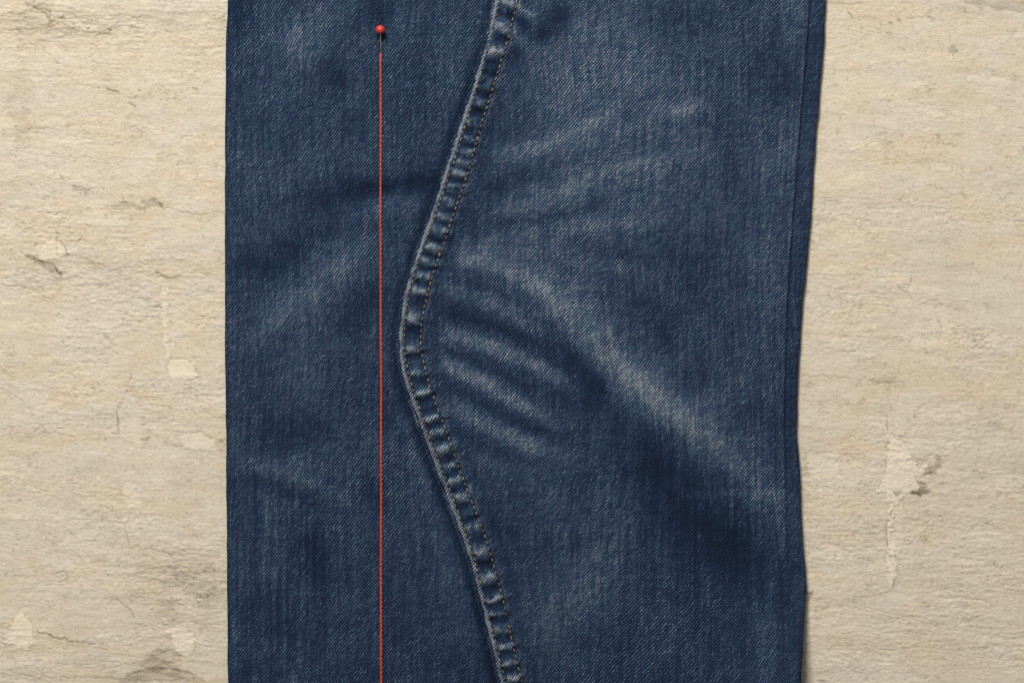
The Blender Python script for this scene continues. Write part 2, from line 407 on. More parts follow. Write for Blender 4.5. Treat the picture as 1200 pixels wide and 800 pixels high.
# chips and patches: (outline, pale amount, dirt, height)
for k, (pts, pale, dirt, hh) in enumerate([
    ([(25, 73), (33, 90), (40, 112), (34, 130), (32, 176), (20, 177), (15, 150), (4, 122), (16, 104)], 0.0, 0.17, -0.7),
    ([(38, 289), (64, 281), (78, 295), (72, 303), (46, 303)], 0.75, 0.0, 0.9),
    ([(193, 432), (200, 422), (220, 421), (233, 440), (226, 447), (199, 445)], 0.95, 0.0, 0.9),
    ([(188, 330), (196, 330), (194, 385), (201, 405), (200, 420), (194, 421), (188, 370)], 0.6, 0.0, 0.5),
    ([(12, 735), (22, 720), (38, 733), (40, 756), (25, 762), (4, 752)], 0.9, 0.0, 0.8),
    ([(192, 741), (209, 732), (231, 748), (225, 765), (215, 773), (204, 757)], 1.0, 0.0, 0.9),
    ([(160, 742), (190, 740), (192, 752), (162, 752)], 0.35, 0.05, 0.3),
    ([(172, 772), (185, 762), (208, 767), (211, 773), (190, 775)], 0.0, 0.24, -0.6),
    ([(138, 800), (150, 788), (190, 782), (230, 790), (240, 800)], 0.0, 0.30, -0.6),
    ([(210, 512), (235, 505), (250, 520), (240, 530), (215, 526)], 0.6, 0.0, 0.3),
    ([(152, 505), (172, 513), (165, 525), (140, 515)], 0.5, 0.0, 0.3),
    ([(140, 575), (155, 560), (165, 590), (150, 600)], 0.5, 0.0, 0.3),
    ([(125, 244), (148, 235), (172, 244), (150, 248)], 0.0, 0.36, -0.9),
    ([(83, 218), (107, 220), (98, 226), (88, 224)], 0.0, 0.32, -0.6),
    ([(163, 236), (178, 232), (188, 240), (175, 242)], 0.0, 0.34, -0.6),
    ([(29, 298), (42, 302), (66, 313), (72, 323), (58, 320), (38, 306)], 0.0, 0.42, -1.0),
    ([(1041, 504), (1050, 515), (1065, 521), (1068, 532), (1078, 548), (1088, 545), (1090, 552), (1078, 560), (1080, 575), (1062, 580), (1046, 598), (1048, 640), (1052, 680), (1044, 690), (1040, 650), (1041, 615), (1046, 590), (1030, 572), (1038, 562)], 1.0, 0.0, 0.8),
    ([(1085, 548), (1096, 545), (1101, 535), (1107, 545), (1096, 556), (1080, 558)], 0.0, 0.60, -1.0),
    ([(1076, 560), (1086, 566), (1092, 576), (1080, 581), (1068, 580), (1078, 573)], 0.0, 0.62, -1.0),
    ([(1048, 577), (1058, 576), (1056, 582), (1050, 582)], 0.0, 0.46, -0.8),
    ([(946, 535), (980, 530), (1010, 540), (1030, 560), (1000, 570), (960, 566)], 0.4, 0.0, 0.2),
    ([(1041, 600), (1046, 590), (1060, 590), (1060, 640), (1048, 660)], 0.5, 0.0, 0.3),
    ([(1114, 55), (1121, 53), (1126, 58), (1121, 63), (1115, 61)], 0.0, 0.45, -0.5),
    ([(1130, 0), (1180, -4), (1230, -4), (1230, 16), (1170, 12)], 0.0, 0.32, -0.4),
    ([(1025, 445), (1050, 443), (1050, 448), (1022, 449)], 0.0, 0.22, -0.6),
    ([(1064, 398), (1100, 395), (1125, 405), (1100, 412), (1068, 410)], 0.45, 0.0, 0.3),
    ([(1080, 360), (1110, 358), (1120, 385), (1095, 392), (1085, 380)], 0.4, 0.0, 0.2),
    ([(944, 540), (948, 538), (947, 560), (942, 560)], 0.0, 0.30, -0.5),
    ([(250, 518), (266, 520), (266, 530), (256, 530)], 0.0, 0.20, -0.4),
]):
    m, sd = polymask(pts, 1.5, 0.6, 100 + k)
    bh += hh * m; bp = np.maximum(bp, pale * m); bd += dirt * m * (0.75 + 0.25 * streak2.clip(-1, 1))
    if pale > .5: bh = np.where(m > .5, bh - 0.22 * act * streak * .9, bh); bd *= (1 - 0.55 * m)
    rim = np.exp(-((sd + 0.6) / 0.9) ** 2) * smooth(-0.6, 0.8, fnoise(6, 4, seed=300 + k))
    bd += (0.30 if pale > .5 or dirt > .2 else 0.14) * rim; bh -= 0.45 * rim
wornm = np.zeros(GX.shape)
for x, y, rx, ry, a in [(90, 25, 130, 16, .10), (215, 690, 45, 35, .12), (180, 785, 60, 14, .14), (20, 130, 30, 60, .03), (1160, 8, 40, 12, .06), (1080, 570, 40, 18, .05), (100, 310, 100, 22, .05), (1010, 235, 60, 8, .05)]:
    blob(wornm, x, y, rx, ry, a * 9.0)
bd += np.clip(wornm, 0, 1.2) * (0.05 + 0.24 * smooth(-0.1, 1.2, fnoise(15, 3.0, TL, 95)) + 0.10 * smooth(0.2, 1.2, fnoise(4, 1.6, TL, 96)))
bd = np.clip(bd, 0, 1); bp = np.clip(bp, 0, 1)

def board_material():
    n = NT('weathered_cream_paint')
    tc = n.t.nodes.new('ShaderNodeTexCoord').outputs['Object']
    x, y, z = n.sep(tc)
    u = n.mul(x, 1 / S); v = n.mul(y, 1 / S)
    d = n.attr('dirt'); p = n.attr('filler')
    st = n.noise(n.comb(n.mul(u, 1 / 16.0), n.mul(v, 1 / 2.8)), 1.0, 5.0, 0.68, 0.9)
    mo = n.noise(n.comb(n.mul(u, 1 / 150.0), n.mul(v, 1 / 90.0), 5.0), 1.0, 3.0, 0.6)
    gr = n.noise(n.comb(n.mul(u, 1 / 4.0), n.mul(v, 1 / 1.5), 8.0), 1.0, 3.0, 0.65)
    wm = n.noise(n.comb(n.mul(u, 1 / 75.0), n.mul(v, 1 / 34.0), 11.0), 1.0, 4.0, 0.62, 0.6)
    base = n.mix(n.ramp(st, [(0.34, 0.0), (0.66, 1.0)]), (0.510, 0.444, 0.340), (0.625, 0.564, 0.462))
    base = n.mix(n.ramp(wm, [(0.40, 0.0), (0.66, 0.95)]), base, (0.552, 0.460, 0.328))
    base = n.mix(n.ramp(mo, [(0.42, 0.0), (0.66, 0.65)]), base, (0.560, 0.500, 0.405))
    base = n.mix(n.ramp(gr, [(0.33, 0.42), (0.50, 0.0)]), base, (0.36, 0.29, 0.19))
    base = n.mix(n.mul(p, 0.72), base, (0.69, 0.61, 0.48))
    hz_ = n.noise(n.comb(n.mul(u, 1 / 7.5), n.mul(n.add(v, n.mul(u, 0.04)), 1 / 1.05), 21.0), 1.0, 2.0, 0.6, 0.15)
    gt = n.noise(n.comb(n.mul(u, 1 / 38.0), n.mul(v, 1 / 17.0), 23.0), 1.0, 3.0, 0.6)
    fleck = n.mul(n.ramp(hz_, [(0.32, 1.0), (0.42, 0.0)]), n.ramp(gt, [(0.36, 0.25), (0.66, 1.0)]))
    base = n.mix(n.mul(fleck, 0.75), base, (0.27, 0.215, 0.140))
    glint = n.mul(n.ramp(hz_, [(0.60, 0.0), (0.72, 1.0)]), n.ramp(gt, [(0.36, 0.2), (0.66, 0.8)]))
    base = n.mix(glint, base, (0.68, 0.62, 0.525))
    dn = n.m('MULTIPLY', d, n.ramp(gr, [(0.3, 1.15), (0.7, 0.85)]), clamp=True)
    base = n.mix(dn, base, (0.150, 0.116, 0.066))
    n.bump(n.add(n.mul(gr, 0.6), n.mul(st, 0.7), n.mul(fleck, -0.8)), 0.00015, 0.42)
    return n.surf(base, 0.72, 0.22)

def axis(segs):
    out = []
    for a, b, s_ in segs: out.append(np.arange(a, b, s_))
    out.append([segs[-1][1]]); return np.concatenate(out)
bx = axis([(-900, -60, 30), (-60, 290, 1.15), (290, 910, 20), (910, 1260, 1.15), (1260, 2100, 30)])
by = axis([(-900, -80, 30), (-80, 880, 1.15), (880, 1700, 30)])
BX, BY = np.meshgrid(bx, by)
inside = ((BX >= MX0) & (BX < MX1 - 1) & (BY >= MY0) & (BY < MY1 - 1))
fade_ = smooth(MX0, MX0 + 45, BX) * smooth(MX1, MX1 - 45, BX) * smooth(MY0, MY0 + 60, BY) * smooth(MY1, MY1 - 60, BY)
BZ = np.where(inside, sample(bh, BX, BY), 0) * 0.66 * fade_ - 1.0
board = grid_obj('tabletop', BX, BY, BZ, board_material(), None,
                 {'dirt': np.where(inside, sample(bd, BX, BY), 0.05) * fade_ + 0.05 * (1 - fade_), 'filler': np.where(inside, sample(bp, BX, BY), 0) * fade_})
tag(board, 'weathered cream painted board with cracks and chips under the denim leg', 'tabletop', kind='structure')

# ================================================================== THE TROUSER LEG
xL = curve_x([(0, 266.5), (50, 264.5), (100, 263.7), (200, 263), (300, 262.8), (400, 263), (500, 264), (600, 265), (700, 265.5), (800, 266.5)])
xS = curve_x([(0, 580), (25, 576), (50, 570), (75, 562.5), (100, 554.5), (125, 546.5), (150, 538), (175, 530), (200, 522), (225, 513.5), (250, 505.5), (275, 496.5), (300, 487.5), (325, 479.5),
              (350, 473), (375, 469), (400, 467), (425, 468.5), (450, 474.5), (475, 483.5), (500, 492.5), (525, 501.5), (550, 511), (575, 520.5), (600, 530), (625, 540), (650, 548.5), (675, 555.5), (700, 562),
              (725, 568), (750, 574.5), (775, 580), (800, 585.5)], -0.20, 0.24)
x1 = curve_x([(0, 587), (25, 580), (50, 573.5), (75, 566.5), (100, 560), (125, 552), (150, 544.5), (175, 537), (200, 528.5), (225, 519.5), (250, 511), (275, 501.5), (300, 492.5), (325, 484.5), (350, 478), (375, 475),
              (400, 473.2), (420, 475), (440, 479), (460, 485), (475, 491), (500, 498.5), (525, 508), (550, 518.5), (575, 527.5), (600, 537), (625, 546), (650, 554.5), (675, 561), (700, 567.5), (725, 574), (750, 580), (775, 586.5), (800, 593)], -0.20, 0.24)
x2 = curve_x([(0, 606), (25, 601), (50, 594), (75, 586.5), (100, 579), (125, 571), (150, 563), (175, 556), (200, 549.5), (225, 541), (250, 532), (275, 524), (300, 515), (325, 506), (350, 499), (375, 494.5), (400, 492.5),
              (425, 496), (450, 503), (475, 511.5), (500, 521), (525, 530), (550, 539), (575, 548), (600, 558), (625, 567.5), (650, 575.5), (675, 582.5), (700, 589), (725, 594.5), (750, 600), (775, 606), (800, 612)], -0.20, 0.24)
xE = curve_x([(0, 949), (50, 946), (100, 942), (150, 937.5), (200, 934), (250, 930), (300, 926), (350, 923), (400, 921), (450, 919.5), (500, 919), (600, 921), (700, 922), (800, 921)])
xR = curve_x([(0, 967.5), (50, 965.5), (100, 961.5), (150, 957.5), (200, 953), (250, 950.5), (300, 946), (350, 941), (400, 937.5), (450, 935), (500, 933.3), (525, 935), (550, 937.5), (600, 939), (650, 942),
              (675, 944.5), (690, 945), (700, 944), (725, 942), (750, 940), (775, 938.5), (800, 937)])

W = np.full(GX.shape, 0.345)       # wear of the indigo, 0 = unworn; also shade painted beside the seam edge
H = np.zeros(GX.shape)            # folds, pixel units
W += 0.020 * fnoise(45, 45, seed=20) + 0.012 * fnoise(14, 14, seed=21) + 0.016 * fnoise(2.2, 80, seed=22) + 0.008 * fnoise(60, 3, seed=23)
H += 0.7 * fnoise(60, 60, seed=24) + 0.25 * fnoise(22, 22, seed=25)

# folds: (points, half width, wear, height, start taper, end taper)
for f in [
    # whiskers behind the knee, right panel: they start at the seam and fan out to the right
    ([(524, 298), (570, 304), (618, 324), (664, 364), (708, 416), (762, 463), (812, 498), (856, 542), (900, 590)], 21, .15, 1.6, .05, .25),
    ([(530, 303), (570, 309), (612, 326), (650, 354), (680, 390)], 10, .13, 1.0, .10, .4),
    ([(670, 378), (715, 428), (765, 468), (820, 500), (870, 548)], 19, .10, .8, .35, .4),
    ([(590, 312), (650, 345), (705, 400), (765, 452), (835, 505), (895, 560)], 38, .13, 2.6, .25, .3),
    ([(508, 334), (555, 348), (605, 372), (660, 410)], 10, 0.213, 1.12, .10, .45),
    ([(505, 388), (550, 398), (600, 416), (645, 438), (700, 472)], 9.5, 0.312, 1.65, .14, .40),
    ([(508, 422), (545, 437), (590, 462), (640, 490), (680, 510)], 10, 0.312, 1.65, .08, .40),
    ([(515, 468), (555, 490), (600, 512), (650, 532), (710, 550)], 11, 0.237, 1.27, .10, .45),
    ([(522, 518), (570, 540), (640, 565)], 11, .05, .6, .2, .4),
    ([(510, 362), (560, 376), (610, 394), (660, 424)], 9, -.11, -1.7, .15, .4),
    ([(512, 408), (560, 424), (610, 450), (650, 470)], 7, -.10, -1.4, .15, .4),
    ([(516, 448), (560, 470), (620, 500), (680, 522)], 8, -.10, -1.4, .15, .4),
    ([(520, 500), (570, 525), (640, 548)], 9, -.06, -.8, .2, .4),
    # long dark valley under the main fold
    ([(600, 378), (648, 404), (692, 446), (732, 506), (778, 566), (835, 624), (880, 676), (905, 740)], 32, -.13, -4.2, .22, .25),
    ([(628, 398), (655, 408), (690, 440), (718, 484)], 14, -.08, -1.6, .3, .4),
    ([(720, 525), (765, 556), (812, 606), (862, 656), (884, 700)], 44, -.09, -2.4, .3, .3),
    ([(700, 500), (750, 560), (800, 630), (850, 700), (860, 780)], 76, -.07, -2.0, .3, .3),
    ([(765, 584), (820, 580), (875, 577), (935, 580)], 6, .12, .7, .3, .3),
    ([(845, 525), (880, 560), (915, 600), (930, 650)], 22, .12, 2.2, .3, .4),
    ([(730, 535), (722, 590), (704, 650), (668, 705), (620, 765)], 36, .12, 4.2, .25, .4),
    ([(570, 600), (620, 640), (665, 640)], 34, -.04, -1.2, .3, .3),
    # upper fan of fades
    ([(570, 186), (620, 176), (668, 158), (712, 130), (745, 90)], 11, .21, 1.6, .14, .4),
    ([(600, 200), (660, 190), (720, 160), (790, 140), (860, 118)], 16, .06, .8, .2, .3),
    ([(560, 250), (615, 242), (665, 222), (720, 200), (800, 182), (870, 160)], 12, .21, 1.8, .14, .5),
    ([(560, 282), (620, 276), (680, 268), (760, 262), (840, 240)], 12, .17, 1.2, .15, .5),
    ([(570, 294), (640, 296), (720, 312), (790, 330)], 9, .12, .8, .2, .5),
    ([(742, 136), (790, 129), (855, 112)], 9, .12, 1.0, .25, .5),
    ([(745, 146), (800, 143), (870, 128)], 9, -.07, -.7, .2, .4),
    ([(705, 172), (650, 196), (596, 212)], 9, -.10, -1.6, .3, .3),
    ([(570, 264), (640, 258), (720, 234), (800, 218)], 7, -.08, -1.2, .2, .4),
    ([(870, 210), (910, 190), (945, 165)], 22, .08, 1.0, .3, .3),
    ([(556, 228), (590, 216), (628, 206)], 10, -.12, -1.4, .3, .4),
    ([(655, 308), (720, 300), (790, 306)], 5, -.05, -.8, .3, .3),
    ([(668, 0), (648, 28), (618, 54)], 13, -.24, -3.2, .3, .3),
    ([(588, 3), (612, 11), (634, 30)], 5, .20, 2.4, .2, .4), ([(590, 19), (606, 24), (624, 38)], 5, -.20, -2.2, .2, .3),
    ([(580, 36), (604, 43), (622, 60)], 5, .15, 2.0, .2, .4), ([(596, 55), (606, 66), (600, 82)], 8, -.14, -1.6, .3, .3),
    ([(700, 0), (690, 60), (630, 110)], 50, .11, 1.0, .3, .3),
    ([(735, 10), (740, 60), (715, 120)], 30, .05, .5, .3, .3),
    ([(765, 0), (800, 20), (850, 24)], 24, -.09, -1.0, .3, .3), ([(870, 40), (905, 90), (905, 135)], 26, -.09, -.9, .3, .3), ([(905, -10), (930, 20), (935, 60)], 18, .06, .6, .3, .3),
    ([(840, 120), (850, 190), (840, 260)], 34, -.06, -.8, .3, .3),
    ([(590, 150), (680, 150), (780, 120), (860, 90)], 60, .05, .8, .25, .3), ([(580, 250), (680, 240), (790, 210), (880, 180)], 44, .06, .6, .25, .3),
    # middle right
    ([(738, 335), (768, 378), (800, 425)], 24, -.09, -1.2, .3, .3), ([(770, 430), (800, 445), (845, 440)], 20, -.07, -.9, .3, .3), ([(790, 340), (825, 305), (850, 265)], 28, -.07, -.8, .3, .3),
    ([(870, 320), (890, 380), (880, 450)], 28, .05, .6, .3, .3), ([(860, 290), (890, 300), (925, 310)], 22, .06, .6, .3, .3), ([(850, 470), (890, 490), (920, 510)], 20, -.06, -.6, .3, .3),
    # lower right
    ([(905, 590), (914, 640), (905, 700)], 11, .06, 1.0, .3, .3), ([(893, 690), (893, 740), (898, 810)], 9, .08, 1.2, .3, .2), ([(916, 640), (915, 720), (912, 820)], 6, -.09, -1.3, .3, .2), ([(878, 700), (870, 750), (880, 820)], 18, -.08, -1.2, .3, .2),
    ([(620, 690), (650, 760), (720, 800)], 44, .05, .8, .3, .3), ([(700, 690), (760, 730), (800, 790)], 50, .03, .6, .3, .3),
    # thin pressed lines in the weave
    ([(712, 570), (712, 650), (713, 745)], 1.8, -.13, -.6, .3, .3), ([(755, -20), (757, 60), (754, 140)], 2.2, .12, .3, .1, .3), ([(760, -20), (762, 20), (762, 50)], 5, -.09, -.4, .3, .3),
    ([(838, 320), (840, 420), (836, 540)], 2.4, .08, .3, .3, .3), ([(820, 40), (826, 120), (822, 210)], 2.2, .06, .2, .3, .3), ([(675, 310), (674, 350), (670, 400)], 2.2, .10, .2, .3, .3),
    ([(756, 585), (757, 640), (755, 700)], 2.3, -.06, -.2, .3, .3), ([(740, 320), (742, 280), (740, 230)], 2.0, .05, .2, .3, .3), ([(790, 590), (792, 650), (794, 700)], 2.2, .06, .2, .3, .3), ([(835, 600), (838, 660), (836, 740)], 2.2, .05, .2, .3, .3),
    # left panel
    ([(385, -20), (372, 20), (348, 60), (330, 90)], 32, 0.145, 1.89, .3, .3), ([(270, -10), (285, 30), (300, 45)], 22, -0.145, -1.62, .3, .3), ([(420, 0), (440, 10), (470, 20)], 22, -0.145, -1.35, .3, .3),
    ([(370, 70), (395, 88), (425, 100)], 24, -0.131, -1.62, .3, .3), ([(530, 20), (535, 60), (500, 140)], 34, 0.058, 0.81, .3, .3), ([(460, 70), (490, 90), (500, 130)], 28, -0.043, -0.54, .3, .3),
    ([(385, 228), (435, 223), (485, 216), (520, 206)], 13, -0.26, -3.2, .3, .2), ([(340, 240), (400, 236), (440, 232)], 18, -0.087, -1.22, .3, .3), ([(410, 260), (450, 248), (500, 238)], 15, 0.072, 1.62, .3, .3),
    ([(268, 300), (320, 312), (370, 298)], 20, -0.145, -2.56, .2, .3), ([(300, 285), (340, 288), (420, 262)], 14, -0.072, -1.08, .3, .3),
    ([(462, 272), (420, 300), (376, 334), (328, 376), (275, 425)], 24, 0.145, 3.51, .25, .3), ([(458, 330), (430, 362), (395, 405)], 22, -0.116, -2.16, .3, .3),
    ([(290, 150), (320, 200), (330, 240)], 40, 0.058, 1.08, .3, .3), ([(330, 400), (350, 425), (320, 470)], 40, 0.058, 1.08, .3, .3), ([(285, 490), (330, 510), (410, 500)], 22, -0.102, -1.89, .3, .3),
    ([(440, 450), (455, 480), (440, 515)], 18, -0.087, -1.35, .3, .3), ([(262, 543), (315, 549), (380, 574), (440, 604)], 10, 0.120, 1.6, .15, .4), ([(262, 562), (320, 572), (390, 604)], 8, -0.072, -1.22, .3, .3),
    ([(410, 540), (370, 545), (330, 535)], 18, 0.087, 1.35, .3, .3), ([(435, 550), (445, 590), (470, 590)], 18, -0.14, -1.35, .3, .3), ([(350, 620), (370, 650), (365, 700)], 24, -0.116, -1.49, .3, .3),
    ([(480, 520), (495, 560), (490, 600)], 11, 0.072, 0.81, .3, .3), ([(300, 680), (320, 720), (310, 760)], 26, -0.102, -1.35, .3, .3), ([(520, 640), (540, 700), (555, 780)], 24, 0.058, 0.81, .3, .3),
    ([(400, 690), (420, 740), (400, 800)], 40, 0.043, 0.81, .3, .3), ([(310, 540), (312, 620), (310, 690)], 2.2, 0.131, 0.27, .3, .3), ([(290, 560), (291, 640), (290, 710)], 2.0, 0.087, 0.27, .3, .3), ([(333, 120), (334, 180), (333, 250)], 2.0, -0.087, -0.27, .3, .3),
    ([(350, 600), (351, 650), (351, 710)], 1.8, -0.131, -0.41, .3, .3), ([(368, 590), (369, 640), (369, 710)], 1.8, -0.131, -0.41, .3, .3), ([(305, 640), (303, 720), (305, 790)], 2.2, -0.102, -0.27, .3, .3), ([(298, 540), (299, 600), (298, 660)], 1.8, -0.087, -0.27, .3, .3),
]:
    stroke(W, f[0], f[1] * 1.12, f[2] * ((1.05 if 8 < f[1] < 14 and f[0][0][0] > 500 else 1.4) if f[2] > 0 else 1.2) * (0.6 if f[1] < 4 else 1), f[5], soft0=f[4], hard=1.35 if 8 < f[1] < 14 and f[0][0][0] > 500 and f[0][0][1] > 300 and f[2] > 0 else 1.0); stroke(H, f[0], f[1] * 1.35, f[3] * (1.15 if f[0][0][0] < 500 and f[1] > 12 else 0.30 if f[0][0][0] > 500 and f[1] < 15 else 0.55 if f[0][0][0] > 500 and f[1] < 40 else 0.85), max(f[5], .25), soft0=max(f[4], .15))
W = 0.345 + (W - 0.345) * np.clip(1 + 0.12 * fnoise(12, 16, seed=91) + 0.10 * fnoise(4, 9, seed=92), 0.3, 1.7)
slubs = fnoise(1.5, 70, seed=90); zone = np.zeros(GX.shape)
for zx, zy, zrx, zry, za in [(330, 640, 55, 90, 1.0), (820, 650, 90, 90, .9), (740, 620, 60, 80, .5), (800, 100, 110, 110, .7), (860, 420, 50, 110, .8), (330, 160, 60, 110, .5), (330, 760, 80, 60, .6)]:
    blob(zone, zx, zy, zrx, zry, za)
W += 0.045 * slubs * np.clip(zone, 0, 1.1)
W += 0.05 * smooth(560, 660, GX) * smooth(420, 200, GY)
W -= 0.05 * smooth(500, 800, GY)
# cockling ladder of the flat-felled seam: crests worn pale, hollows dark
YY = GY[:, 0]
s1, s2, se = x1(YY)[:, None], x2(YY)[:, None], xS(YY)[:, None]
tt = (GX - s1) / (s2 - s1)
mid = smooth(-0.25, 0.15, tt) * smooth(1.9, 0.95, tt)
core = smooth(-0.02, 0.22, tt) * smooth(1.04, 0.80, tt)
skew = -0.85 * np.gradient(0.5 * (x1(YY) + x2(YY)))[:, None] * (GX - 0.5 * (s1 + s2)) + 0.6 * fnoise(9, 9, seed=71)
cr = np.random.default_rng(3)
lump = fnoise(5, 5, seed=70)
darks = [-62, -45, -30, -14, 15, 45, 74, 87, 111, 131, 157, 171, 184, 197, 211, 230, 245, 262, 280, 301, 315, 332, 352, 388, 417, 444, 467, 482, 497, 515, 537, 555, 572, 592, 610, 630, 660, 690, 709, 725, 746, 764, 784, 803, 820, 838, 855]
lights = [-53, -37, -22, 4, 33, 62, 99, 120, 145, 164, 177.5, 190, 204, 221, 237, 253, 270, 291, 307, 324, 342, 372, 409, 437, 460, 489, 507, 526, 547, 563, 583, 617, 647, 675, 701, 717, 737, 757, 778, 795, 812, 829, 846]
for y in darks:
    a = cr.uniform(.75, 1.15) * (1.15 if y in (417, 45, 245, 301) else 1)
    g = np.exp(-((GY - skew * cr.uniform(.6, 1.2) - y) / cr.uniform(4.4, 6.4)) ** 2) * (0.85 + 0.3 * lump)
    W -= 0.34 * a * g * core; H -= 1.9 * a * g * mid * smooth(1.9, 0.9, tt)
for y in lights:
    a = cr.uniform(.6, 1.15)
    g = np.exp(-((GY - skew * cr.uniform(.6, 1.2) - y) / cr.uniform(4.0, 6.2)) ** 2) * (0.85 + 0.35 * lump)
    W += 0.68 * a * g * core + 0.06 * a * g * mid; H += 2.4 * a * g * mid
W = np.where(core > .01, W - 0.02 * core, W)
# worn fold edge, dark stitch channels, softer puckers right of the seam
low = smooth(420, 500, GY)
edge = np.exp(-((GX - se - 2.2 - 0.4 * low) / (3.3 + 0.7 * low)) ** 2)
W += 0.85 * edge * (0.9 + 0.2 * fnoise(4, 9, seed=31))
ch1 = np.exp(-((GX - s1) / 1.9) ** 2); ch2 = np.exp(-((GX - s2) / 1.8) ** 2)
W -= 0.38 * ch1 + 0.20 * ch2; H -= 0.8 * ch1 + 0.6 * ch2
beside = np.exp(-((GX - s2 - 4.5) / 2.4) ** 2); W += 0.10 * beside * (0.8 + 0.5 * fnoise(3, 8, seed=32)); H += 0.9 * beside
W -= 0.07 * np.exp(-((GX - s2 - 15) / 6.0) ** 2); H -= 0.8 * np.exp(-((GX - s2 - 13) / 5.0) ** 2)
W -= (0.14 + 0.08 * low) * np.exp(-((GX - se + 6) / 7.0) ** 2); H -= (3.0 + 2.5 * low) * np.exp(-((GX - se + 1) / 6.5) ** 2)  # gap left of the seam: its shade painted into the cloth tone, and hollowed
W += 0.05 * np.exp(-((GX - se + 20) / 5.0) ** 2) * smooth(300, 420, GY) * smooth(700, 500, GY)
# pale pressed line left of the slit, darker side strip
sl = xE(YY)[:, None]
slit = smooth(620, 480, GY)
W += 0.10 * np.exp(-((GX - sl + 2.5) / 2.2) ** 2) * slit; W -= 0.22 * np.exp(-((GX - sl - 0.6) / 1.3) ** 2) * smooth(760, 480, GY)
strip = smooth(-1, 2, GX - sl)
W -= 0.02 * strip * (0.5 + 0.5 * slit)
blob(H, 446, 64, 4, 5, -2.2); blob(H, 446, 72, 6, 5, 1.0)
W = np.clip(W, 0.02, 1.0)

def sj(R, x, y):
    """sample a cloth map; beyond the mapped length it goes on along the seam"""
    yc = np.clip(y, MY0 + 12, MY1 - 12)
    return sample(R, x - (xS(y) - xS(yc)), yc)

BASE = 10.5
def dome(x, y):
    l, r = xL(y), xR(y)
    t = (x - l) / (r - l)
    lift = 40.0 * smooth(665, 850, y) * smooth(0.75, 1.0, t)
    return BASE - 4.5 * smooth(90, 0, x - l) + 3.0 * np.sin(np.pi * np.clip(t, 0, 1)) ** 0.7 + lift
def roll(d, r):
    q = np.clip(1 - d / r, 0, 1); return np.sqrt(np.clip(1 - q * q, 0, 1))

ys = axis([(-480, -110, 8), (-110, 910, 1.2), (910, 1290, 8)])
leg = bpy.data.objects.new('trouser_leg', None); col.objects.link(leg)
leg.location = (0, 0, 0)
tag(leg, 'faded blue denim trouser leg laid flat on the cream board', 'jeans')
M_left = denim('denim_left_panel', 53, 2.65, 0.97)
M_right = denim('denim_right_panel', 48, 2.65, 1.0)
M_seam = denim('denim_seam', 50, 2.5, 1.05, dash=5.0)
M_strip = denim('denim_side_strip', 46, 2.4, 0.85)
M_back = denim('denim_underside', 50, 2.8, 0.9)
warpx = 5 * fnoise(120, 120, seed=40); warpy = 5 * fnoise(120, 120, seed=41)
def weave(X, Y):
    h = sj(H, X, Y)
    return X + sample(warpx, X, Y) + 0.9 * h, -(Y + sample(warpy, X, Y) - 0.9 * h)

# left panel: from the rolled left fold to underneath the seam
d0 = np.concatenate([np.linspace(0, 6, 14) ** 1.0, np.array([])])
n = 190
t = np.linspace(0, 1, n)
Yg, Tg = np.meshgrid(ys, t, indexing='ij')
l = xL(Yg); r = xS(Yg) + 9
nn = 0.25 * sample(fnoise(3, 14, seed=50), l, Yg)
Tg = Tg * 0.8 + 0.2 * Tg ** 2           # finer near the fold
X = l + nn * (1 - smooth(0, .03, Tg)) + (r - l) * Tg
d = X - l - nn * (1 - smooth(0, .03, Tg))
Z = dome(X, Yg) * (0.30 + 0.70 * roll(d, 7.0)) + sj(H, X, Yg) * smooth(0, 14, d)
Z -= 2.5 * smooth(12, -3, xS(Yg) - X) * (0.35 + 0.65 * smooth(400, 520, Yg))
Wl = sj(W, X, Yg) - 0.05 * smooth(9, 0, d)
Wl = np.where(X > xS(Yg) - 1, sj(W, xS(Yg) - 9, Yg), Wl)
LEFT_Z = (X, Yg, Z)
back = grid_obj('left_panel', X, Yg, Z, M_left, leg, {'wear_shade': Wl}, weave(X, Yg))

# seam band and right panel share one line of points at the second stitch row
def top_right(X, Y):
    e = xS(Y); d = X - e
    z = dome(X, Y) + sj(H, X, Y)
    t2 = np.clip((X - x1(Y)) / (x2(Y) - x1(Y)), 0, 3)
    z += 3.6 * smooth(1.5, 0.55, t2)
    return z
ts = np.linspace(0, 1, 44) ** 1.35
Yg, Tg = np.meshgrid(ys, ts, indexing='ij')
e = xS(Yg) + 0.5 * sample(fnoise(3, 7, seed=51), xS(Yg), Yg)
X = e + (x2(Yg) - e) * Tg
d = X - e
top = top_right(X, Yg)
Z = top - 6.0 * (1 - roll(d, 1.3)) * smooth(1.5, 0, d) + 0.3 * smooth(0.8, 3.0, d) * smooth(7.0, 4.0, d)
Z = np.where(d < .01, top - 7.0, Z)
seam = grid_obj('seam', X, Yg, Z, M_seam, leg, {'wear_shade': sj(W, X, Yg)}, weave(X - 0.5 * (xS(Yg) - 520), Yg))
seam['label'] = 'double stitched felled seam with pale worn ridges'

n = 330
Yg, Tg = np.meshgrid(ys, np.linspace(0, 1, n), indexing='ij')
slitn = fnoise(3, 14, seed=52)
a = x2(Yg); b = xE(Yg) + 0.4 * sample(slitn, xE(Yg), Yg)
X = a + (b - a) * Tg
d = b - X
sl_k = smooth(640, 470, Yg)
Z = top_right(X, Yg) - (1.6 * (1 - roll(d, 3.0)) * smooth(3.2, 0, d)) * sl_k
right = grid_obj('right_panel', X, Yg, Z, M_right, leg, {'wear_shade': sj(W, X, Yg)}, weave(X, Yg))

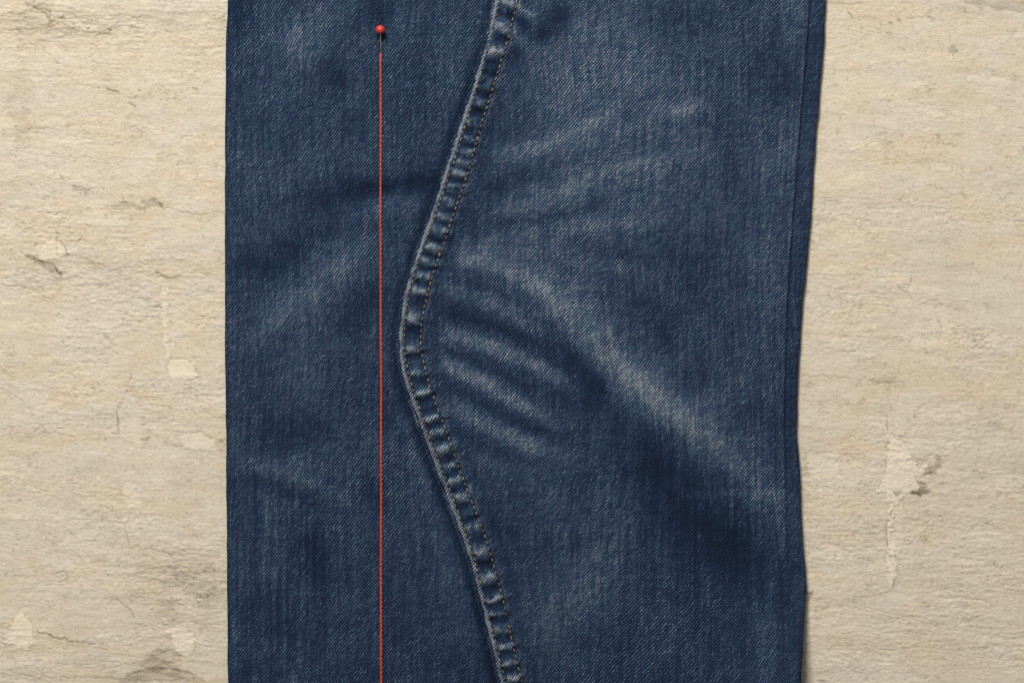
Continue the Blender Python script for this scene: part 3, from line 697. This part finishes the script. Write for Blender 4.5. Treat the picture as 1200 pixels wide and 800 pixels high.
# side strip: the folded edge that peeps out right of the panel, rolling down to the board
tq = np.linspace(0, 1, 40)
Yg, Tg = np.meshgrid(ys, tq, indexing='ij')
b = xE(Yg) + 0.4 * sample(slitn, xE(Yg), Yg); r = xR(Yg) + 0.25 * sample(fnoise(3, 14, seed=53), xR(Yg), Yg)
k = smooth(640, 470, Yg)
a = b - 4.0 * k - 0.3
X = a + (r - a) * (1 - (1 - Tg) ** 1.35)
d = r - X
lift = smooth(735, 860, Yg)
Z = dome(X, Yg) * (0.78 + 0.22 * roll(d, 6.0)) + sj(H, X, Yg) * smooth(0, 12, d)
Z -= k * (1.9 * smooth(-4, 4, xR(Yg) - xE(Yg)) + 0.5 * smooth(3.5, 0, np.abs(X - b)))
strip_o = grid_obj('side_strip', X, Yg, Z, M_strip, leg, {'wear_shade': sj(W, X, Yg)}, weave(X, Yg))
strip_o['label'] = 'narrow darker folded strip along the right edge'

# underside of the leg, lying on the board
Yg, Tg = np.meshgrid(ys[::6], np.linspace(0, 1, 60), indexing='ij')
X = xL(Yg) + 1.5 + (xR(Yg) - xL(Yg) - 26.0) * Tg
Z = 1.4 + 4.0 * smooth(735, 860, Yg) * smooth(0.85, 1.0, Tg)
grid_obj('underside', X, Yg, Z, M_back, leg, {'wear_shade': np.full(X.shape, 0.3)}, weave(X, Yg))

# ---- stitching: two rows of ochre lock stitches, each a small bent capsule
ns = NT('ochre_thread')
tcn = ns.t.nodes.new('ShaderNodeTexCoord').outputs['Object']
vv = ns.noise(tcn, 420.0, 3.0, 0.7)
M_st = ns.surf(ns.ramp(vv, [(0.3, (0.060, 0.037, 0.018)), (0.5, (0.160, 0.104, 0.054)), (0.7, (0.34, 0.255, 0.150))]), 0.7, 0.25)
def stitch_row(fx, pitch, seed):
    r_ = random.Random(seed)
    yy = np.arange(-380, 1181, 0.5); xx = fx(yy)
    s = np.concatenate([[0], np.cumsum(np.hypot(np.diff(xx), np.diff(yy)))])
    V, F = [], []
    pos = 0.0
    while pos < s[-1] - pitch:
        L = pitch * r_.uniform(0.58, 0.72)
        if r_.random() > 0.03:
            pts, rad = [], []
            off = r_.uniform(-0.35, 0.35); tw = r_.uniform(-.35, .15)
            for q, hz, rr in ((0, -1.2, .55), (.2, .3, .82), (.5, .6, .92), (.8, .3, .82), (1, -1.2, .55)):
                p = pos + L * q
                y = np.interp(p, s, yy); x = np.interp(p, s, xx) + off + tw * (q - .5)
                xa, ya = np.array([x]), np.array([y])
                z = float(top_right(xa, ya)[0]) + hz + 0.5
                pts.append(px(x, y, z)); rad.append(rr * S * r_.uniform(.92, 1.08))
            v, f = tube(pts, rad, 6)
            o = len(V); V += v; F += [tuple(i + o for i in q) for q in f]
        pos += pitch * r_.uniform(0.95, 1.05)
    return V, F
for fx, sd in ((x1, 1), (x2, 2)):
    V, F = stitch_row(fx, 7.2, sd)
    o = mesh_obj('stitching', V, F, M_st, seam)
    o['kind'] = 'stuff'

# ================================================================== PIN AND THREAD
def cloth_z(x, y):
    xa, ya = np.array([float(x)]), np.array([float(y)])
    return float((dome(xa, ya) + sj(H, xa, ya))[0])

nr = NT('red_glass_head'); M_head = nr.surf((0.50, 0.036, 0.027), 0.30, 0.5)
nsr = NT('pin_steel'); M_steel = nsr.surf((0.46, 0.41, 0.29), 0.36, 0.5, 0.85)
cz = cloth_z(446, 40)
pin = bpy.data.objects.new('pin', None); col.objects.link(pin); pin.location = px(446, 36, cz)
tag(pin, 'sewing pin with round red head stuck into the denim', 'pin')
bpy.context.view_layer.update()
hz = cz + 7.6
# head: slightly squashed ball with a small collar where the shaft enters
V, F = [], []
SEG, RNG = 32, 20
for i in range(RNG + 1):
    th = math.pi * i / RNG
    for k in range(SEG):
        ph = 2 * math.pi * k / SEG
        V.append((5.5 * S * math.sin(th) * math.cos(ph), 5.3 * S * math.cos(th), 5.5 * S * math.sin(th) * math.sin(ph)))
for i in range(RNG):
    for k in range(SEG):
        a = i * SEG + k; b = i * SEG + (k + 1) % SEG
        F.append((a, a + SEG, b + SEG, b))
head = mesh_obj('head', V, F, M_head, pin); head.location = (0, 0, (hz - cz) * S)
head.rotation_euler.x = math.radians(-14)
ox, oy, oz = px(446, 36, cz)
path = [px(446.1, 40, hz - 1.0), px(446.3, 48, hz - 3.6), px(446.5, 56, cloth_z(446, 56) + 2.4), px(446.6, 63, cloth_z(446, 63) + 0.2), px(446.7, 70, cloth_z(446, 70) - 3.0)]
path = spline([(p[0] - ox, p[1] - oy, p[2] - oz) for p in path], 20)
V, F = tube(path, 0.68 * S, 10); shaft = mesh_obj('shaft', V, F, M_steel, pin)

nt = NT('red_thread'); tcn = nt.t.nodes.new('ShaderNodeTexCoord').outputs['Object']
vv = nt.noise(tcn, 2500.0, 2.0, 0.6)
M_thread = nt.surf(nt.ramp(vv, [(0.3, (0.38, 0.034, 0.016)), (0.7, (0.61, 0.072, 0.034))]), 0.6, 0.3)
ty = np.arange(62.5, 1285, 1.0)
zt = np.array([cloth_z(446.2 + 0.0008 * y, y) for y in ty])
# drawn tight: it bridges the hollows
k = np.exp(-0.5 * (np.arange(-60, 61) / 24.0) ** 2); k /= k.sum()
zsm = np.convolve(np.pad(zt, 60, mode='edge'), k, 'valid'); zt = np.maximum(zsm - 0.3, zt) + 1.2
zt[:8] -= np.linspace(2.6, 0, 8) ** 1.2
tx = 446.0 + 0.0011 * ty + 0.16 * np.sin(ty / 61.0) + 0.10 * np.sin(ty / 23.0 + 1)
V, F = [], []
for s in range(2):
    ang = ty * 2 * math.pi / 11.0 + s * math.pi
    path = [px(x + 0.50 * math.cos(a), y, z + 0.45 * math.sin(a)) for x, y, z, a in zip(tx, ty, zt, ang)]
    v, f = tube(path, 0.88 * S, 7); o = len(V); V += v; F += [tuple(i + o for i in q) for q in f]
thread = mesh_obj('thread', V, F, M_thread)
tag(thread, 'taut red thread running straight down the denim from the pin', 'thread')
